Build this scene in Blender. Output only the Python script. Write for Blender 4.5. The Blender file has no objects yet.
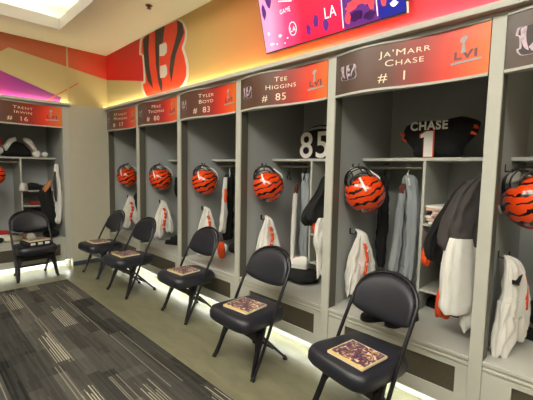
import bpy, bmesh, math, random
from mathutils import Vector, Matrix, noise
random.seed(7)
PI = math.pi
sc = bpy.context.scene
COL = sc.collection

# ------------------------------------------------------------------ materials
def srgb(r, g, b):
    f = lambda c: (c/255/12.92) if c/255 <= .04045 else ((c/255+.055)/1.055)**2.4
    return (f(r), f(g), f(b), 1)

def mat(name, rgb, rough=.6, metal=0, emit=0, var=0, vscale=8, bump=0, bscale=60, coat=0, spec=.5):
    m = bpy.data.materials.new(name); m.use_nodes = True
    nt = m.node_tree; b = nt.nodes['Principled BSDF']
    b.inputs['Base Color'].default_value = srgb(*rgb)
    b.inputs['Roughness'].default_value = rough
    b.inputs['Metallic'].default_value = metal
    b.inputs['Coat Weight'].default_value = coat
    b.inputs['Specular IOR Level'].default_value = spec
    if emit:
        b.inputs['Emission Color'].default_value = srgb(*rgb)
        b.inputs['Emission Strength'].default_value = emit
    tc = nt.nodes.new('ShaderNodeTexCoord')
    if var:
        n = nt.nodes.new('ShaderNodeTexNoise'); n.inputs['Scale'].default_value = vscale; n.inputs['Detail'].default_value = 5
        nt.links.new(tc.outputs['Object'], n.inputs['Vector'])
        r = nt.nodes.new('ShaderNodeValToRGB')
        r.color_ramp.elements[0].position = .3; r.color_ramp.elements[1].position = .7
        c = srgb(*rgb)
        r.color_ramp.elements[0].color = tuple(x*(1-var) for x in c[:3])+(1,)
        r.color_ramp.elements[1].color = tuple(min(1, x*(1+var)) for x in c[:3])+(1,)
        nt.links.new(n.outputs['Fac'], r.inputs['Fac']); nt.links.new(r.outputs['Color'], b.inputs['Base Color'])
    if bump:
        n2 = nt.nodes.new('ShaderNodeTexNoise'); n2.inputs['Scale'].default_value = bscale; n2.inputs['Detail'].default_value = 4
        nt.links.new(tc.outputs['Object'], n2.inputs['Vector'])
        bp = nt.nodes.new('ShaderNodeBump'); bp.inputs['Strength'].default_value = bump; bp.inputs['Distance'].default_value = .01
        nt.links.new(n2.outputs['Fac'], bp.inputs['Height']); nt.links.new(bp.outputs['Normal'], b.inputs['Normal'])
    return m

def ramp_mat(name, axis, stops, rough=.5, emit=0, coord='Object', noise=0, nscale=2, coat=0):
    """colour printed along one axis of the object's own coordinates"""
    m = bpy.data.materials.new(name); m.use_nodes = True
    nt = m.node_tree; b = nt.nodes['Principled BSDF']; b.inputs['Roughness'].default_value = rough
    b.inputs['Coat Weight'].default_value = coat
    tc = nt.nodes.new('ShaderNodeTexCoord'); sp = nt.nodes.new('ShaderNodeSeparateXYZ')
    nt.links.new(tc.outputs[coord], sp.inputs[0])
    lo, hi = stops[0][0], stops[-1][0]
    mr = nt.nodes.new('ShaderNodeMapRange'); mr.inputs['From Min'].default_value = lo; mr.inputs['From Max'].default_value = hi
    src = sp.outputs['XYZ'.index(axis)]
    if noise:
        n = nt.nodes.new('ShaderNodeTexNoise'); n.inputs['Scale'].default_value = nscale
        nt.links.new(tc.outputs[coord], n.inputs['Vector'])
        ma = nt.nodes.new('ShaderNodeMath'); ma.operation = 'MULTIPLY_ADD'; ma.inputs[1].default_value = noise
        nt.links.new(n.outputs['Fac'], ma.inputs[0]); nt.links.new(src, ma.inputs[2]); src = ma.outputs[0]
    nt.links.new(src, mr.inputs['Value'])
    r = nt.nodes.new('ShaderNodeValToRGB'); nt.links.new(mr.outputs[0], r.inputs['Fac'])
    cr = r.color_ramp
    while len(cr.elements) < len(stops): cr.elements.new(.5)
    for i, (p, c) in enumerate(stops):
        cr.elements[i].position = (p-lo)/(hi-lo)
    for i, (p, c) in enumerate(stops): cr.elements[i].color = srgb(*c)
    nt.links.new(r.outputs['Color'], b.inputs['Base Color'])
    if emit:
        nt.links.new(r.outputs['Color'], b.inputs['Emission Color']); b.inputs['Emission Strength'].default_value = emit
    return m

M = {}
M['frame'] = mat('locker_paint', (186,186,176), .45, var=.03, vscale=5)
M['panel'] = mat('locker_laminate', (172,175,174), .5, var=.03, vscale=3)
M['jamb'] = mat('jamb_edge', (92,90,80), .5)
M['shelf'] = mat('shelf_laminate', (186,186,178), .45)
M['grille'] = mat('grille_mesh', (74,68,54), .55, var=.15, vscale=120)
M['wall'] = mat('wall_paint', (186,182,164), .75, var=.02)
M['ceil'] = mat('ceiling_paint', (216,216,202), .85)
M['rim'] = mat('cove_trim', (214,208,200), .6)
M['lum'] = mat('luminous_ceiling', (255,251,238), .5, emit=9.5)
M['led'] = mat('led_white', (246,250,240), .5, emit=34)
M['ledc'] = mat('led_cove', (255,250,236), .5, emit=14)
M['ledfill'] = mat('led_fill_ledge', (255,244,214), .5, emit=20)  # fill light for the added out-of-view ledge
M['ledw'] = mat('led_warm', (255,236,188), .5, emit=36)
M['base'] = mat('baseboard_vinyl', (52,60,72), .4)
M['vinyl'] = mat('black_vinyl', (30,32,42), .42, bump=.12, bscale=160, spec=.6)
M['tube'] = mat('chair_steel', (26,26,32), .32, metal=.3, spec=.6)
M['rubber'] = mat('rubber', (14,14,15), .7)
M['chrome'] = mat('hook_chrome', (160,160,158), .25, metal=1)
M['white'] = mat('white_cloth', (226,224,218), .85, bump=.25, bscale=40)
M['orange'] = mat('orange_cloth', (226,78,20), .8, bump=.2, bscale=40)
M['black'] = mat('black_cloth', (20,20,21), .9, bump=.2, bscale=40)
M['dgrey'] = mat('dark_grey_cloth', (66,62,61), .9, bump=.25, bscale=40)
M['grey'] = mat('grey_cloth', (146,152,156), .9, bump=.25, bscale=40)
M['maroonc'] = mat('maroon_cloth', (84,34,26), .85)
M['red'] = mat('red_cloth', (176,38,24), .8)
M['pink'] = mat('pinkish_cloth', (206,168,152), .85, var=.25, vscale=30)
M['cream'] = mat('cream_print', (244,226,196), .5)
M['creamp'] = mat('paper', (226,214,186), .7)
M['bronze'] = mat('emblem_silver', (196,176,188), .4, var=.3, vscale=40)
M['dbrown'] = mat('emblem_dark', (62,52,50), .5)
M['silver'] = mat('trophy_silver', (168,164,166), .4)
M['maroon'] = mat('roman_numerals', (120,60,70), .5)
M['mblack'] = mat('mural_black', (58,50,42), .6)
M['morange'] = mat('mural_orange', (226,66,32), .55)
M['mwhite'] = mat('mural_white', (214,206,192), .6)
M['mred'] = ramp_mat('mural_red', 'X', [(-1.4,(178,104,66)),(-.6,(186,92,58)),(0.0,(222,64,42))], .6)
M['mredr'] = mat('mural_red_side', (214,36,28), .55)
M['mpurple'] = ramp_mat('mural_purple', 'X', [(-1.7,(190,40,120)),(-1.1,(142,44,132)),(-.6,(126,60,120))], .6)
M['mline'] = mat('mural_thin_red', (190,96,60), .6)
M['goldwall'] = mat('soffit_gold', (188,172,122), .65, var=.03, vscale=1.5)
M['soffit'] = ramp_mat('soffit_print', 'Y', [(-1.6,(226,40,70)),(.35,(228,44,70)),(.8,(228,66,60)),(1.3,(226,98,50)),(1.9,(214,138,74)),(2.6,(200,164,98)),(3.6,(192,172,116)),(5.1,(190,176,124))], .6)
M['sign'] = ramp_mat('sign_print', 'Y', [(0.0,(222,132,36)),(.14,(230,104,36)),(.30,(232,58,28)),(.46,(162,42,34)),(.66,(98,60,46)),(1.04,(76,62,52))], .38, noise=.08, nscale=2.5, coat=.1)
M['steel'] = mat('rod_steel', (170,164,146), .3, metal=.8)
M['plastic_white'] = mat('white_plastic', (224,222,216), .35)
M['plastic_black'] = mat('black_plastic', (18,18,18), .35)
M['mask'] = mat('face_mask_bars', (20,16,14), .3, spec=.6)
M['bottle'] = mat('grey_cap', (150,148,140), .6)
M['wood'] = mat('tan_cloth', (190,128,80), .8)

def helmet_mat():
    m = bpy.data.materials.new('tiger_stripe_shell'); m.use_nodes = True
    nt = m.node_tree; b = nt.nodes['Principled BSDF']
    b.inputs['Roughness'].default_value = .12; b.inputs['Coat Weight'].default_value = .6
    tc = nt.nodes.new('ShaderNodeTexCoord'); sp = nt.nodes.new('ShaderNodeSeparateXYZ'); nt.links.new(tc.outputs['Object'], sp.inputs[0])
    def mth(op, a, b_=None, c=None):
        n = nt.nodes.new('ShaderNodeMath'); n.operation = op
        for i, v in enumerate((a, b_, c)):
            if v is None: continue
            if isinstance(v, (int, float)): n.inputs[i].default_value = v
            else: nt.links.new(v, n.inputs[i])
        return n.outputs[0]
    nz = nt.nodes.new('ShaderNodeTexNoise'); nz.inputs['Scale'].default_value = 14; nz.inputs['Detail'].default_value = 2
    nt.links.new(tc.outputs['Object'], nz.inputs['Vector'])
    ay = mth('ABSOLUTE', sp.outputs[1])
    # bands across the shell, bowed at the sides, tapering towards the middle ridge
    t = mth('MULTIPLY_ADD', mth('MULTIPLY', sp.outputs[1], sp.outputs[1]), -2.6, mth('MULTIPLY_ADD', sp.outputs[2], -.35, sp.outputs[0]))
    t = mth('MULTIPLY_ADD', nz.outputs['Fac'], .075, t)
    s = mth('SINE', mth('MULTIPLY', t, 2*PI/.048))
    nz2 = nt.nodes.new('ShaderNodeTexNoise'); nz2.inputs['Scale'].default_value = 9
    nt.links.new(tc.outputs['Object'], nz2.inputs['Vector'])
    thr = mth('MULTIPLY_ADD', ay, -5, mth('MULTIPLY_ADD', nz2.outputs['Fac'], 3.4, -.75))
    st = mth('GREATER_THAN', s, thr)
    mx = nt.nodes.new('ShaderNodeMix'); mx.data_type = 'RGBA'
    mx.inputs[6].default_value = srgb(232, 70, 18); mx.inputs[7].default_value = srgb(22, 14, 12)
    nt.links.new(st, mx.inputs[0]); nt.links.new(mx.outputs[2], b.inputs['Base Color'])
    return m
M['helmet'] = helmet_mat()

def floor_mat():
    m = bpy.data.materials.new('vinyl_floor'); m.use_nodes = True
    nt = m.node_tree; b = nt.nodes['Principled BSDF']; b.inputs['Roughness'].default_value = .3
    tc = nt.nodes.new('ShaderNodeTexCoord')
    mp = nt.nodes.new('ShaderNodeMapping'); mp.inputs['Scale'].default_value = (5, 1.6, 1)
    nt.links.new(tc.outputs['Object'], mp.inputs[0])
    n = nt.nodes.new('ShaderNodeTexNoise'); n.inputs['Scale'].default_value = 2.5; n.inputs['Detail'].default_value = 7; n.inputs['Distortion'].default_value = .6
    nt.links.new(mp.outputs[0], n.inputs['Vector'])
    r = nt.nodes.new('ShaderNodeValToRGB'); e = r.color_ramp.elements
    e[0].position = .3; e[0].color = srgb(106,104,82); e[1].position = .75; e[1].color = srgb(128,124,100)
    nt.links.new(n.outputs['Fac'], r.inputs['Fac']); nt.links.new(r.outputs['Color'], b.inputs['Base Color'])
    return m
M['floor'] = floor_mat()

def carpet_mat():
    m = bpy.data.materials.new('carpet_planks'); m.use_nodes = True
    nt = m.node_tree; b = nt.nodes['Principled BSDF']; b.inputs['Roughness'].default_value = .95
    b.inputs['Specular IOR Level'].default_value = .1
    tc = nt.nodes.new('ShaderNodeTexCoord'); sp = nt.nodes.new('ShaderNodeSeparateXYZ'); nt.links.new(tc.outputs['Object'], sp.inputs[0])
    def mth(op, a, b_=None, c=None):
        n = nt.nodes.new('ShaderNodeMath'); n.operation = op
        for i, v in enumerate((a, b_, c)):
            if v is None: continue
            if isinstance(v, (int, float)): n.inputs[i].default_value = v
            else: nt.links.new(v, n.inputs[i])
        return n.outputs[0]
    def wn(a, b_=0., c=0.):
        cx = nt.nodes.new('ShaderNodeCombineXYZ')
        for i, v in enumerate((a, b_, c)):
            if isinstance(v, (int, float)): cx.inputs[i].default_value = v
            else: nt.links.new(v, cx.inputs[i])
        w = nt.nodes.new('ShaderNodeTexWhiteNoise'); nt.links.new(cx.outputs[0], w.inputs['Vector']); return w.outputs['Value']
    X, Y = sp.outputs[0], sp.outputs[1]
    row = mth('FLOOR', mth('DIVIDE', X, .25))
    yo = mth('ADD', mth('DIVIDE', Y, 1.0), mth('MULTIPLY', row, .382))
    cell = mth('FLOOR', yo)
    idv = wn(row, cell, 5.)
    idw = wn(row, cell, 9.)
    # plank tone + fine streaks along the plank
    line = mth('FLOOR', mth('DIVIDE', X, .0125))
    seg = mth('FLOOR', mth('ADD', mth('MULTIPLY', Y, 3.), mth('MULTIPLY', wn(line, 7.), 3.)))
    streak = wn(line, seg, 2.)
    strip_ = mth('FLOOR', mth('DIVIDE', X, .0833))
    blk = wn(strip_, mth('FLOOR', mth('ADD', mth('MULTIPLY', Y, 2.3), mth('MULTIPLY', wn(strip_, 41.), 5.))), 6.)
    tone = mth('MULTIPLY_ADD', streak, .2, mth('MULTIPLY_ADD', blk, .42, mth('MULTIPLY', idv, .38)))
    r = nt.nodes.new('ShaderNodeValToRGB'); e = r.color_ramp.elements
    e[0].position = 0; e[0].color = srgb(14,15,17); e[1].position = 1; e[1].color = srgb(92,90,84)
    nt.links.new(tone, r.inputs['Fac'])
    # light pinstripes: on some planks, in half the width, over part of the length
    pin = mth('LESS_THAN', mth('FRACT', mth('DIVIDE', X, .0165)), .40)
    fx = mth('FRACT', mth('DIVIDE', X, .25))
    fy = mth('FRACT', yo)
    on = mth('GREATER_THAN', idw, .55)
    lo = mth('MULTIPLY', wn(row, cell, 13.), .55)
    inx = mth('MULTIPLY', mth('GREATER_THAN', fx, lo), mth('LESS_THAN', fx, mth('ADD', lo, .42)))
    ly = mth('MULTIPLY', wn(row, cell, 17.), .5)
    iny = mth('MULTIPLY', mth('GREATER_THAN', fy, ly), mth('LESS_THAN', fy, mth('ADD', ly, mth('MULTIPLY_ADD', wn(line, 4.), .45, .25))))
    mk = mth('MULTIPLY', mth('MULTIPLY', pin, on), mth('MULTIPLY', inx, iny))
    # sparse long thin line
    one = mth('MULTIPLY', mth('GREATER_THAN', wn(line, cell, 21.), .93), mth('LESS_THAN', mth('FRACT', mth('DIVIDE', X, .0125)), .55))
    mk = mth('MAXIMUM', mth('MULTIPLY', mk, mth('MULTIPLY_ADD', wn(line, 31.), .5, .5)), mth('MULTIPLY', one, .35))
    mx = nt.nodes.new('ShaderNodeMix'); mx.data_type = 'RGBA'
    nt.links.new(mk, mx.inputs[0]); nt.links.new(r.outputs['Color'], mx.inputs[6]); mx.inputs[7].default_value = srgb(168,164,146)
    # pile mottling
    n = nt.nodes.new('ShaderNodeTexNoise'); n.inputs['Scale'].default_value = 180
    nt.links.new(tc.outputs['Object'], n.inputs['Vector'])
    hs = nt.nodes.new('ShaderNodeHueSaturation'); nt.links.new(mx.outputs[2], hs.inputs['Color'])
    nt.links.new(mth('MULTIPLY_ADD', n.outputs['Fac'], .5, .75), hs.inputs['Value'])
    nt.links.new(hs.outputs['Color'], b.inputs['Base Color'])
    bp = nt.nodes.new('ShaderNodeBump'); bp.inputs['Strength'].default_value = .3; bp.inputs['Distance'].default_value = .004
    nt.links.new(n.outputs['Fac'], bp.inputs['Height']); nt.links.new(bp.outputs['Normal'], b.inputs['Normal'])
    return m
M['carpet'] = carpet_mat()

def cover_mat():
    m = bpy.data.materials.new('program_cover'); m.use_nodes = True
    nt = m.node_tree; b = nt.nodes['Principled BSDF']; b.inputs['Roughness'].default_value = .3
    tc = nt.nodes.new('ShaderNodeTexCoord')
    n = nt.nodes.new('ShaderNodeTexNoise'); n.inputs['Scale'].default_value = 30; n.inputs['Detail'].default_value = 3; n.inputs['Distortion'].default_value = 1.6
    nt.links.new(tc.outputs['Object'], n.inputs['Vector'])
    r = nt.nodes.new('ShaderNodeValToRGB'); cr = r.color_ramp
    for i, (p, c) in enumerate([(.3,(24,18,40)),(.42,(70,44,84)),(.48,(112,70,86)),(.53,(44,28,50)),(.575,(186,136,104)),(.64,(236,212,180))]):
        if i > 1: cr.elements.new(p)
    for i, (p, c) in enumerate([(.3,(24,18,40)),(.42,(70,44,84)),(.48,(112,70,86)),(.53,(44,28,50)),(.575,(186,136,104)),(.64,(236,212,180))]):
        cr.elements[i].position = p; cr.elements[i].color = srgb(*c)
    nt.links.new(n.outputs['Fac'], r.inputs['Fac']); nt.links.new(r.outputs['Color'], b.inputs['Base Color'])
    return m
M['cover'] = cover_mat()
M['coverborder'] = ramp_mat('cover_border', 'X', [(-.12,(222,190,90)),(-.07,(226,208,150)),(.12,(220,210,190))], .4)

def screen_mat():
    m = ramp_mat('screen_image', 'Y', [(-.57,(24,30,150)),(-.42,(40,24,140)),(-.24,(150,24,110)),(-.05,(236,26,70)),(.25,(240,30,62)),(.42,(226,70,120)),(.57,(214,150,190))], .25, emit=.75, noise=.14, nscale=3)
    return m
M['screen'] = screen_mat()
M['s_white'] = mat('screen_white', (240,236,244), .3, emit=.8)
M['s_dark'] = mat('screen_dark', (60,20,70), .3, emit=.5)
M['s_blue'] = mat('screen_blue', (20,28,140), .3, emit=.6)
M['s_red'] = mat('screen_red', (240,64,76), .3, emit=.8)
M['s_pur'] = mat('screen_purple', (92,34,120), .3, emit=.6)

# ------------------------------------------------------------------ mesh helpers
class MB:
    def __init__(s): s.bm = bmesh.new()
    def box(s, x0, x1, y0, y1, z0, z1, bev=0, rot=0, c=None):
        r = bmesh.ops.create_cube(s.bm, size=1); vs = r['verts']
        mx = Matrix.Translation(((x0+x1)/2, (y0+y1)/2, (z0+z1)/2)) @ Matrix.Rotation(rot, 4, 'Z') @ Matrix.Diagonal((abs(x1-x0), abs(y1-y0), abs(z1-z0), 1))
        bmesh.ops.transform(s.bm, matrix=mx, verts=vs)
        if bev:
            es = list({e for v in vs for e in v.link_edges})
            bmesh.ops.bevel(s.bm, geom=es, offset=bev, segments=2, profile=.5, affect='EDGES')
        return s
    def tube(s, pts, r, n=10, closed=False, cap=True):
        pts = [Vector(p) for p in pts]; N = len(pts); rings = []; prev = None
        for i, p in enumerate(pts):
            a = pts[(i-1) % N] if (closed or i > 0) else p
            b = pts[(i+1) % N] if (closed or i < N-1) else p
            t = (b-a).normalized()
            if prev is None:
                u = t.orthogonal().normalized()
            else:
                u = (prev - t*prev.dot(t))
                u = u.normalized() if u.length > 1e-6 else t.orthogonal().normalized()
            prev = u; w = t.cross(u)
            rr = r[i] if isinstance(r, (list, tuple)) else r
            rings.append([s.bm.verts.new(p + (u*math.cos(k*2*PI/n)+w*math.sin(k*2*PI/n))*rr) for k in range(n)])
        L = N if closed else N-1
        for i in range(L):
            A, B = rings[i], rings[(i+1) % N]
            for k in range(n):
                try: s.bm.faces.new((A[k], A[(k+1) % n], B[(k+1) % n], B[k]))
                except ValueError: pass
        if cap and not closed:
            s.bm.faces.new(rings[0][::-1]); s.bm.faces.new(rings[-1])
        return s
    def rings(s, rs, cap=True):
        R = [[s.bm.verts.new(p) for p in r] for r in rs]; n = len(R[0])
        for A, B in zip(R, R[1:]):
            for k in range(n): s.bm.faces.new((A[k], A[(k+1) % n], B[(k+1) % n], B[k]))
        if cap:
            s.bm.faces.new(R[0][::-1]); s.bm.faces.new(R[-1])
        return s
    def prism(s, poly, ax, a, b):
        """poly: 2-D outline in the two other axes, extruded along ax from a to b"""
        def P(p, t):
            return {'x': (t, p[0], p[1]), 'y': (p[0], t, p[1]), 'z': (p[0], p[1], t)}[ax]
        A = [s.bm.verts.new(P(p, a)) for p in poly]; B = [s.bm.verts.new(P(p, b)) for p in poly]; n = len(poly)
        s.bm.faces.new(A); s.bm.faces.new(B[::-1])
        for k in range(n): s.bm.faces.new((A[k], B[k], B[(k+1) % n], A[(k+1) % n]))
        return s
    def pillow(s, poly, ax, c, depth, rough=0):
        """soft, padded body over an outline (star-shaped), depth along ax"""
        cx = sum(p[0] for p in poly)/len(poly); cy = sum(p[1] for p in poly)/len(poly)
        def P(p, t): return {'x': (t, p[0], p[1]), 'y': (p[0], t, p[1]), 'z': (p[0], p[1], t)}[ax]
        ks = [(.05,.5),(.35,.49),(.62,.44),(.82,.34),(.94,.2),(1,.0),(.94,-.2),(.82,-.34),(.62,-.44),(.35,-.49),(.05,-.5)]
        rs = [[P((cx+(p[0]-cx)*k, cy+(p[1]-cy)*k), c+t*depth + random.uniform(-rough, rough)) for p in poly] for k, t in ks]
        return s.rings(rs)
    def build(s, name, m, parent=None, smooth=False, loc=None, rot=None):
        bmesh.ops.recalc_face_normals(s.bm, faces=s.bm.faces[:])
        me = bpy.data.meshes.new(name); s.bm.to_mesh(me); s.bm.free()
        if smooth: me.polygons.foreach_set('use_smooth', [True]*len(me.polygons))
        o = bpy.data.objects.new(name, me); COL.objects.link(o); me.materials.append(m)
        if parent: o.parent = parent
        if loc: o.location = loc
        if rot: o.rotation_euler = rot
        if smooth == 'auto':
            md = o.modifiers.new('edge', 'EDGE_SPLIT'); md.split_angle = math.radians(35)
        return o

def tag(o, label=None, cat=None, group=None, kind=None):
    if label: o['label'] = label
    if cat: o['category'] = cat
    if group: o['group'] = group
    if kind: o['kind'] = kind
    return o
def thing(name, label, cat, loc=(0,0,0), rz=0, group=None):
    o = bpy.data.objects.new(name, None); COL.objects.link(o); o.empty_display_size = .1
    o.location = loc; o.rotation_euler = (0, 0, rz)
    return tag(o, label, cat, group)
def kids(o): return [c for c in bpy.data.objects if c.parent == o]
def copy_tree(o, parent=None):
    ch = kids(o); c = o.copy(); COL.objects.link(c); c.parent = parent
    for k in ch: copy_tree(k, c)
    return c
def smooth_path(pts, n):
    """catmull-rom through tuples"""
    out = []
    P = [pts[0]]+list(pts)+[pts[-1]]
    for i in range(1, len(P)-2):
        for k in range(n):
            t = k/n; a, b, c, d = P[i-1], P[i], P[i+1], P[i+2]
            out.append(tuple(.5*((2*b[j])+(-a[j]+c[j])*t+(2*a[j]-5*b[j]+4*c[j]-d[j])*t*t+(-a[j]+3*b[j]-3*c[j]+d[j])*t**3) for j in range(len(b))))
    out.append(tuple(pts[-1])); return out
def text_mesh(body, size, sx=1, bold=0, caps=True, align='CENTER'):
    cu = bpy.data.curves.new('lettering', 'FONT'); cu.body = body; cu.size = size; cu.align_x = align; cu.offset = bold if bold > .0015 else 0
    cu.small_caps_scale = .8; cu.space_character = 1.12
    if caps:
        for f in cu.body_format: f.use_small_caps = True
    o = bpy.data.objects.new('tmp', cu); COL.objects.link(o)
    dg = bpy.context.evaluated_depsgraph_get(); me = bpy.data.meshes.new_from_object(o.evaluated_get(dg))
    bpy.data.objects.remove(o); bpy.data.curves.remove(cu)
    for v in me.vertices: v.co.x *= sx
    return me
def link_mesh(name, me, m, parent):
    me.materials.clear(); me.materials.append(m)
    o = bpy.data.objects.new(name, me); COL.objects.link(o); o.parent = parent; return o

def cloth(mb, path, rot=0, k=7, amp=.12, seed=0, n=72, twist=2.):
    """hanging cloth: path of (z, cx, cy, half width, half thickness), with folds and creases"""
    rnd = random.Random(seed); ph = [rnd.uniform(0, 6) for _ in range(5)]
    rs = []
    pts = smooth_path(path, 8)
    z0, z1 = pts[0][0], pts[-1][0]
    for (z, cx, cy, a, b) in pts:
        r = []; q = (z0-z)/(z0-z1+1e-6)
        for i in range(n):
            t = 2*PI*i/n; ct, st = math.cos(t), math.sin(t)
            fold = math.sin(k*t+ph[0]+z*twist)*.6+math.sin((k+5)*t+ph[1]-z*twist*1.7)*.4
            cr = noise.noise(Vector((ct*2.2+ph[2], st*2.2+z*5, z*9+ph[3])))*.9 + noise.noise(Vector((ct*5+ph[3], st*5-z*9, z*20)))*.5
            u = a*math.copysign(abs(ct)**.8, ct)*(1+amp*.45*fold*(.4+q)+amp*.55*cr)
            w = b*math.copysign(abs(st)**.8, st)*(1+amp*1.5*fold+amp*3.2*cr)
            dz = (.018*math.sin(3*t+ph[4])+.01*math.sin(5*t+ph[1]))*max(0, q-.85)/.15 if len(path) > 3 else 0
            r.append((cx+u*math.cos(rot)-w*math.sin(rot), cy+u*math.sin(rot)+w*math.cos(rot), z+dz*min(1, a/.06)))
        rs.append(r)
    mb.rings(rs); return mb

# ------------------------------------------------------------------ camera (fitted to the photograph)
R_ = Matrix(((0.70451554,-0.70944652,0.01853358),(0.04929557,0.07497157,0.99596647),(0.70797444,0.70076023,-0.08779121)))
r_, u_, f_ = R_[0].normalized(), R_[1].normalized(), R_[2].normalized()
cd = bpy.data.cameras.new('camera'); cam = bpy.data.objects.new('camera', cd); COL.objects.link(cam)
mw = Matrix((( r_.x, u_.x, -f_.x, -2.1354),(r_.y, u_.y, -f_.y, -.4582),(r_.z, u_.z, -f_.z, 1.4382),(0,0,0,1)))
cam.matrix_world = mw
cd.sensor_width = 36; cd.lens = 356.83/533*36; cd.clip_start = .02
sc.camera = cam

# ------------------------------------------------------------------ room
YL = 5.006; HC = 3.033
X0, X1, Y0, Y1 = -5.6, .96, -4.2, 5.96
def struct(o): o['kind'] = 'structure'; return o
struct(MB().box(X0, X1, Y0, Y1, -.1, 0).build('floor', M['floor']))
# ceiling with a rectangular light cove
CX0, CX1, CY0, CY1 = -3.7, -.75, -3.2, 4.41
c = MB()
c.box(X0, CX0, Y0, Y1, HC, HC+.1); c.box(CX1, X1, Y0, Y1, HC, HC+.1)
c.box(CX0, CX1, Y0, CY0, HC, HC+.1); c.box(CX0, CX1, CY1, Y1, HC, HC+.1)
c.box(X0, CX0-.3, Y0, Y1, HC+.1, HC+.6); c.box(CX1+.3, X1, Y0, Y1, HC+.1, HC+.6)
c.box(CX0-.3, CX1+.3, Y0, CY0-.3, HC+.1, HC+.6); c.box(CX0-.3, CX1+.3, CY1+.3, Y1, HC+.1, HC+.6)
struct(c.build('ceiling', M['ceil']))
struct(MB().box(CX0-.3, CX1+.3, CY0-.3, CY1+.3, HC+.35, HC+.45).build('trim_5', M['ceil']))
c = MB()
t = .02
c.box(CX0, CX0+t, CY0, CY1, HC-.002, HC+.125); c.box(CX1-t, CX1, CY0, CY1, HC-.002, HC+.125)
c.box(CX0+t, CX1-t, CY0, CY0+t, HC-.002, HC+.125); c.box(CX0+t, CX1-t, CY1-t, CY1, HC-.002, HC+.125)
struct(c.build('trim_1', M['rim']))
lt = thing('ceiling_light', 'large white luminous light recess in the ceiling with pale trim', 'ceiling light', (0,0,HC+.2))
for a in ((CX1+.06, CX1+.12, CY0, CY1), (CX0-.12, CX0-.06, CY0, CY1), (CX0, CX1, CY1+.06, CY1+.12), (CX0, CX1, CY0-.12, CY0-.06)):
    MB().box(a[0], a[1], a[2], a[3], -.099, -.085).build('led_strip', M['ledc'], lt)
for j in range(3):
    yy = -2.6+j*2.0
    MB().box(-3.3, -1.75, yy, yy+1.7, .09, .115, .004).build('diffuser', M['lum'], lt)
    MB().box(-3.33, -1.72, yy-.03, yy+1.73, .1151, .149, .004).build('light_frame', M['rim'], lt)
# walls
struct(MB().box(X0-.1, X0, Y0, Y1, 0, HC+.6).build('wall_left', M['wall']))
struct(MB().box(X0-.1, X1+.1, Y0-.1, Y0, 0, HC+.6).build('wall_front', M['wall']))
struct(MB().box(X1, X1+.1, Y0, Y1+.1, 0, HC+.6).build('wall_right', M['wall']))
struct(MB().box(X0-.1, X1, Y1, Y1+.1, 0, HC+.6).build('wall_back', M['wall']))
# soffits above the locker rows (they carry the printed mural)
struct(MB().box(.012, X1-.001, Y0, YL+.01, 2.272, HC+.3).build('trim_2', M['soffit']))
struct(MB().box(X0, .012, YL+.012, Y1-.001, 2.272, HC+.3).build('trim_3', M['goldwall']))
# plain filler wall between the two rows
struct(MB().box(-.52, -.0005, YL, YL+.10, 0, 2.272).build('wall_corner', M['wall']))
struct(MB().box(-.519, -.001, YL-.012, YL-.0005, 0.0, .062, .003).build('baseboard_back', M['base']))
# pale joint strip on the left soffit
struct(MB().box(-.525, -.505, YL+.004, YL+.0115, 2.30, HC-.002).build('trim_4', M['goldwall']))

# mural print (a flat printed film on the soffits)
mur = thing('wall_mural', 'printed red, purple and gold wall graphic above the lockers in the far corner', 'wall graphic', (0,0,0))
yf = YL+.0095
zl = lambda x: 2.692+(2.88-2.692)*(-x)/1.25
MB().prism([(-5.5, HC-.001), (0.011, HC-.001), (.011, zl(0)), (-1.17, zl(-1.17)), (-1.25, 2.80), (-5.5, 1.8+.9)], 'y', yf, yf+.002).build('red_band', M['mred'], mur)
MB().prism([(-5.5, 2.80), (-3.0, 2.78), (-1.27, 2.575), (-.60, 2.345), (-.62, 2.285), (-5.5, 2.285)], 'y', yf, yf+.002).build('purple_wedge', M['mpurple'], mur)
MB().prism([(-.78, 2.285), (-.76, 2.285), (-.37, 2.575), (-.385, 2.58)], 'y', yf-.001, yf+.002).build('thin_red_line', M['mline'], mur)
MB().prism([(5.014, HC-.001), (3.80, HC-.001), (3.85, 2.495), (5.014, 2.69)], 'x', .0095, .0115).build('red_band', M['mredr'], mur)

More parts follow.
